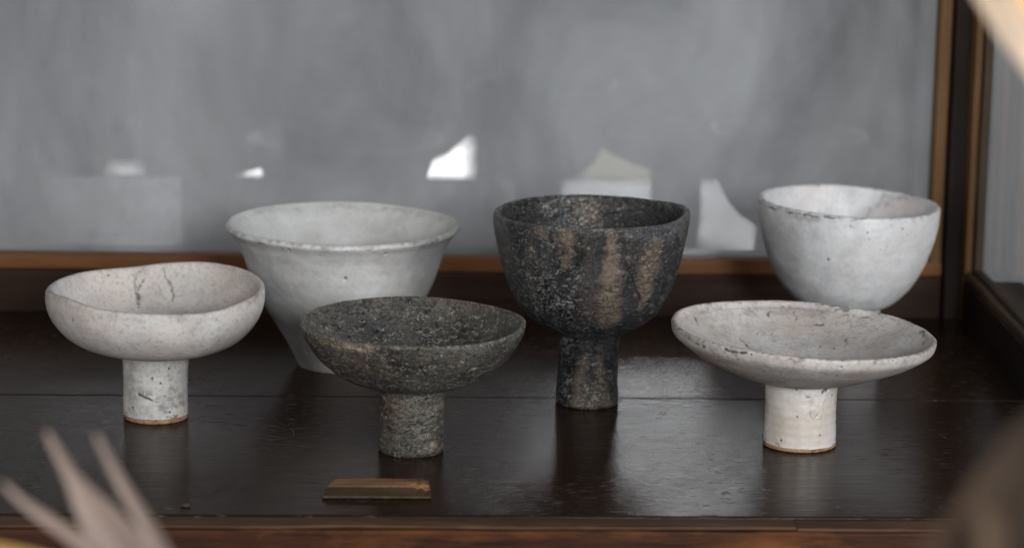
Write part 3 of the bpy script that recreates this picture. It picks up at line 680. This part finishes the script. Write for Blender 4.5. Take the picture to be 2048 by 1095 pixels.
for x, y, w_ in ((1594, 833, 3.5), (1562, 880, 4), (1640, 870, 3.5), (1664, 790, 4), (1655, 768, 3)): P_.stroke('crack', [(x, y, w_)], 'out', .4, 1)
P_.stroke('bare', [(1530, 880, 8), (1560, 893, 6), (1600, 899, 9), (1640, 894, 6), (1668, 882, 8)], 'out', .9, .62, .004)
P_.stroke('blush', [(1558, 840, 26), (1550, 870, 30), (1560, 885, 22)], 'out', 1, .7, .005); P_.stroke('blush', [(1545, 800, 18), (1550, 780, 18)], 'out', 1, .3, .005)
st = P_.build('stem', M['Es'], tE)
_, pf = px_profile(bE, [(69.5, 887), (72, 885.5), (72.6, 882), (71.8, 879)])
Pot(pE, stem_rings(pf, 14), 999, .0007, 43).build('foot_ring', M['clay'], st)

# --- F: white bowl at the back right, its stem hidden behind the dish
bF = (1685, 715)
pF, prF = px_profile(bF, [(66, 618), (90, 607), (112, 589), (135, 562), (153, 530), (167, 492), (177, 455), (181.5, 425), (182, 408)], True)
tF = empty('footed_bowl', pF, 'deep white bowl with clouded glaze and dark rim line in the corner', 'bowl', VESSEL)
rg, no = bowl_rings(prF, .0045, lip=.004)
dzF = periodic([(a, -7*math.cos(math.radians(a))+e) for a, e in ((0, 2), (30, 1), (60, 0), (90, 2), (120, 1), (150, 0), (180, 0), (210, 0), (240, 1), (270, 0), (300, 0), (330, 0))])*SC
P_ = Pot(pF, rg, no, .0008, 51, dzF, None, (.055, .105))
P_.stroke('crack', [(1518, 402, 3), (1540, 417, 4), (1580, 426, 3.5), (1620, 431, 4), (1660, 434, 4), (1685, 435, 2)], 'out', .5, 1, .0012, .0006)
P_.stroke('crack', [(1700, 438, 2.5), (1740, 438, 2.5)], 'out', .6, .7, .002); P_.stroke('stain', [(1590, 434, 8), (1620, 438, 12), (1640, 437, 8)], 'out', 1, .9, .003)
P_.stroke('stain', [(1770, 395, 10), (1800, 392, 12), (1840, 396, 10)], 'in', 1, .8, .003); P_.stroke('blush', [(1800, 410, 40), (1840, 412, 30), (1770, 425, 30)], 'in', .8, 1, .005)
P_.stroke('stain', [(1780, 400, 14), (1755, 412, 12), (1735, 425, 14)], 'in', 1, .7, .004)
P_.stroke('crack', [(1715, 372, 3), (1740, 376, 3.5), (1770, 378, 3), (1800, 382, 4), (1830, 388, 4)], 'in', .6, .9, .002, 0, .2)
P_.stroke('stain', [(1525, 388, 5), (1560, 374, 4), (1640, 369, 4)], 'in', 1, .7, .003)
P_.stroke('stain', [(1560, 460, 30), (1590, 500, 40), (1580, 550, 40)], 'out', 1, .25, .006); P_.stroke('blush', [(1550, 440, 40), (1580, 520, 50), (1620, 580, 40)], 'out', 1, .35, .008)
for x, y, w_ in ((1701, 453, 4), (1689, 453, 3), (1735, 466, 4), (1738, 479, 3), (1783, 450, 3), (1805, 457, 4), (1812, 443, 3), (1762, 500, 3), (1773, 493, 3), (1815, 470, 3)): P_.stroke('crack', [(x, y, w_)], 'out', .4, .9)
P_.worn_rim(.6, 4, .05); P_.worn_rim(.35, 2.5, .35, 'crack'); P_.build('bowl', M['F'], tF)
_, ps = px_profile(bF, [(70, 715), (72, 711), (71, 690), (69, 660), (69, 630), (72, px_profile.joint-5)])
Pot(pF, stem_rings(ps), 999, .0006, 52).build('stem', M['F'], tF)

# ------------------------------------------------------------------ wooden chock on the shelf
c0 = on_z(640, 996); c1 = on_z(862, 996); xa, xb = c0[0]+.001, c1[0]; ya = c0[1]
ch = empty('wooden_chock', ((xa+xb)/2, ya+.012, 0), 'small brown wooden block with a splintered end lying on the shelf', 'wood block')
prof = [(0, .0002), (0, .0016), (.0060, .0048), (.0072, .0055), (.0185, .0062), (.0200, .0057), (.0205, .0002)]
nseg = 46; V = []; Fc = []
rs = np.random.default_rng(3)
for i in range(nseg+1):
    t = i/nseg; x = xa+(xb-xa)*t
    for j, (py, pz) in enumerate(prof):
        chip = 0.
        if t > .84: chip = .0022*sstep(.84, .90, np.array(t))*(1 if j in (2, 3) else .4 if j in (4, 5) else 0)*(.6+.4*math.sin(t*60))
        sk = pz*(.75*(1-t) if t < .1 else 0)*0
        V.append((x-(xa+xb)/2+(.36*py+.001*(pz/.008))*(1-t)-.05*py*t, py-.012+rs.normal()*.00003, max(.0002, pz-chip+(rs.normal()*.00004 if j not in (0, 6) else 0))))
n = len(prof)
for i in range(nseg):
    for j in range(n): Fc.append((i*n+j, (i+1)*n+j, (i+1)*n+(j+1) % n, i*n+(j+1) % n))
Fc += [tuple(range(n)), tuple(nseg*n+j for j in range(n-1, -1, -1))]
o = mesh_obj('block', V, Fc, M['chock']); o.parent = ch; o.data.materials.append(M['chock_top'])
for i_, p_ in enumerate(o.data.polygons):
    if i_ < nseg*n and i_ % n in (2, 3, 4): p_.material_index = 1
# pale splintered patches at its broken end
def splinter(cx, cy, cz, L, wd, hgt, seed):
    r_ = np.random.default_rng(seed); V = []; F = []; n = 9; m_ = 7
    for i in range(n+1):
        t = i/n; ww = math.sin(math.pi*(.08+.84*t))
        for j in range(m_):
            a = 2*math.pi*j/m_; V.append((cx+L*(t-.5), cy+wd*ww*math.cos(a)*(1+.3*r_.normal()), cz+hgt*ww*math.sin(a)*(1+.3*r_.normal())))
    for i in range(n):
        for j in range(m_): F.append((i*m_+j, i*m_+(j+1) % m_, (i+1)*m_+(j+1) % m_, (i+1)*m_+j))
    F += [tuple(range(m_-1, -1, -1)), tuple(n*m_+j for j in range(m_))]
    o = mesh_obj('splinter', V, F, M['raw']); o.parent = ch
hx = (xb-xa)/2
V = []; F = []
for i in range(41):
    t = i/40; x = -hx+2*hx*t; rr_ = .0006*(1+.35*math.sin(i*1.7)+.3*math.sin(i*.61))
    for j in range(6): V.append((x, -.0122+rr_*math.cos(j*math.pi/3), .0010+rr_*math.sin(j*math.pi/3)))
for i in range(40):
    for j in range(6): F.append((i*6+j, i*6+(j+1) % 6, (i+1)*6+(j+1) % 6, (i+1)*6+j))
F += [(5, 4, 3, 2, 1, 0), tuple(240+j for j in range(6))]
o = mesh_obj('worn_lower_edge', V, F, M['bead_z2'], None, True); o.parent = ch
splinter(hx-.0050, -.0045, .0048, .0085, .0012, .0011, 1); splinter(hx-.0120, -.0052, .0046, .0045, .0009, .0011, 2); splinter(hx-.0075, -.0035, .0053, .012, .0010, .0008, 3)

# a pale crumb of plaster on the shelf
c = on_z(371, 1012); V = []; F = []; r_ = np.random.default_rng(5)
nn_, mm_ = 8, 12
for i in range(nn_+1):
    for j in range(mm_):
        a = math.pi*i/nn_; b = 2*math.pi*j/mm_; q = 1+.12*math.sin(3*b+i)
        V.append((.0026*q*math.sin(a)*math.cos(b), .0026*q*math.sin(a)*math.sin(b), .0008+.0008*math.cos(a)))
for i in range(nn_):
    for j in range(mm_): F.append((i*mm_+j, (i+1)*mm_+j, (i+1)*mm_+(j+1) % mm_, i*mm_+(j+1) % mm_))
o = mesh_obj('plaster_crumb', V, F, M['bead_z2'], None, True); o.location = c; tag(o, 'tiny pale crumb on the dark shelf near its front edge', 'crumb')

# ------------------------------------------------------------------ blurred dried plants in front of the cabinet
def blade(name, spine, widths, mat, parent, curl=.35, thick=.0008, nseg=40, na=12, face=None):
    """a leaf blade with thickness: cupped cross section swept along a spine given in world space"""
    sp = np.array(spine, float); d = np.r_[0, np.cumsum(np.linalg.norm(np.diff(sp, axis=0), axis=1))]; d /= d[-1]
    t = np.linspace(0, 1, nseg+1); P = np.stack([np.interp(t, d, sp[:, c]) for c in range(3)], -1)
    for _ in range(4): P[1:-1] = (P[:-2]+2*P[1:-1]+P[2:])/4
    W = np.interp(t, np.linspace(0, 1, len(widths)), widths)
    for _ in range(3): W[1:-1] = (W[:-2]+2*W[1:-1]+W[2:])/4
    T = np.gradient(P, axis=0); T /= np.linalg.norm(T, axis=1)[:, None]
    fc = np.array(face if face is not None else -FW); V = []; F = []
    top = []; bot = []
    for i in range(nseg+1):
        sd = np.cross(T[i], fc); sd /= np.linalg.norm(sd); nr = np.cross(sd, T[i])
        for j in range(na+1):
            s = 2*j/na-1; rib = math.exp(-(s/.12)**2)*.06
            top.append(P[i]+sd*W[i]*s/2+nr*(W[i]*curl*(s*s-.5)*.5-W[i]*rib+thick/2))
            bot.append(top[-1]-nr*thick)
    V = top+bot; o_ = len(top); n = na+1
    for i in range(nseg):
        for j in range(na):
            a = i*n+j; F.append((a, a+1, a+n+1, a+n)); F.append((o_+a, o_+a+n, o_+a+n+1, o_+a+1))
        a = i*n; F.append((a, a+n, o_+a+n, o_+a)); a = i*n+na; F.append((a, o_+a, o_+a+n, a+n))
    F.append(tuple(range(n))[::-1] + tuple(o_+j for j in range(n))); e = nseg*n; F.append(tuple(e+j for j in range(n))+tuple(o_+e+j for j in range(n-1, -1, -1)))
    o = mesh_obj(name, V, F, mat, None, True)
    o.parent = parent; o.matrix_parent_inverse = Matrix.Translation(-Vector(parent.location)); return o
def stalk(name, pts, r0, r1, mat, parent, na=10, nseg=50):
    sp = np.array(pts, float); d = np.r_[0, np.cumsum(np.linalg.norm(np.diff(sp, axis=0), axis=1))]; d /= d[-1]
    t = np.linspace(0, 1, nseg+1); P = np.stack([np.interp(t, d, sp[:, c]) for c in range(3)], -1)
    for _ in range(6): P[1:-1] = (P[:-2]+2*P[1:-1]+P[2:])/4
    T = np.gradient(P, axis=0); T /= np.linalg.norm(T, axis=1)[:, None]; V = []; F = []
    for i in range(nseg+1):
        a = np.cross(T[i], [.3, 1, .2]); a /= np.linalg.norm(a); b = np.cross(T[i], a); r = r0+(r1-r0)*t[i]
        for j in range(na): V.append(P[i]+r*(a*math.cos(2*math.pi*j/na)+b*math.sin(2*math.pi*j/na)))
    for i in range(nseg):
        for j in range(na): F.append((i*na+j, i*na+(j+1) % na, (i+1)*na+(j+1) % na, (i+1)*na+j))
    F += [tuple(range(na-1, -1, -1)), tuple(nseg*na+j for j in range(na))]
    o = mesh_obj(name, V, F, mat, None, True); o.parent = parent; o.matrix_parent_inverse = Matrix.Translation(-Vector(parent.location)); return o
D1 = 1.07; s1 = D1/FPX
root = at_depth(330, 1330, D1)
lp = empty('dried_plant', (root[0], root[1], BASE), 'out of focus dried plant with pointed pinkish beige leaves in front of the cabinet', 'dried plant')
stalk('stem', [(root[0], root[1], BASE), (root[0]+.002, root[1], BASE+.08), root], .004, .003, M['leaf'], lp)
def A1(x, y, dd=0): return at_depth(x, y, D1+dd)
blade('leaf', [root, A1(290, 1180), A1(235, 1090), A1(175, 1005), A1(130, 930), A1(92, 862)], [40*s1, 105*s1, 122*s1, 84*s1, 27*s1, 8*s1], M['leaf'], lp)
blade('leaf', [root, A1(345, 1150, .01), A1(300, 1060, .01), A1(245, 970, .01), A1(218, 920, .01), A1(192, 868, .01)], [40*s1, 52*s1, 46*s1, 32*s1, 22*s1, 8*s1], M['leaf'], lp)
blade('leaf', [root, A1(250, 1160, -.01), A1(150, 1075, -.01), A1(75, 1025, -.01), A1(35, 995, -.01), A1(5, 965, -.01)], [40*s1, 46*s1, 36*s1, 30*s1, 22*s1, 8*s1], M['leaf'], lp)
blade('leaf', [root, A1(200, 1210, -.03), A1(90, 1150, -.03), A1(-60, 1105, -.03)], [40*s1, 110*s1, 90*s1, 60*s1], M['leaf_ochre'], lp)
D2 = .80; s2 = D2/FPX
rt = at_depth(2120, 1500, D2)
rp = empty('dried_plant', (rt[0], rt[1], BASE), 'out of focus dried plant with broad curled brown and cream leaves beside the right pane', 'dried plant')
def A2(x, y, dd=0): return at_depth(x, y, D2+dd)
stalk('stem', [(rt[0], rt[1], BASE), rt, A2(2130, 1000), A2(2150, 400), A2(2170, 60)], .005, .003, M['leaf_brown'], rp)
blade('leaf', [A2(1800, 1330), A2(1900, 1150), A2(1985, 1010), A2(2070, 890), A2(2220, 740)], [80*s2, 170*s2, 130*s2, 120*s2, 60*s2], M['leaf_brown'], rp, .5)
blade('leaf', [A2(1950, 1380, .03), A2(2010, 1180, .03), A2(2090, 1010, .03), A2(2240, 860, .03)], [80*s2, 190*s2, 190*s2, 80*s2], M['leaf_brown'], rp, .4)
blade('leaf', [A2(1990, 1200, -.02), A2(1988, 1090, -.02), A2(1985, 1020, -.02)], [40*s2, 60*s2, 40*s2], M['leaf_tan'], rp, .6)
blade('leaf', [A2(2170, 260, .20), A2(2110, 170, .20), A2(2035, 60, .20), A2(1975, -40, .20), A2(1920, -160, .20)], [30*s2, 90*s2, 110*s2, 110*s2, 40*s2], M['leaf_cream'], rp, .4)
blade('leaf', [A2(2170, 160, .16), A2(2130, 90, .16), A2(2075, -10, .16), A2(2030, -140, .16)], [30*s2, 90*s2, 100*s2, 40*s2], M['leaf_orange'], rp, .4)

# ------------------------------------------------------------------ render
S.render.engine = 'CYCLES'
S.cycles.max_bounces = 7; S.cycles.transparent_max_bounces = 12
S.cycles.use_denoising = True
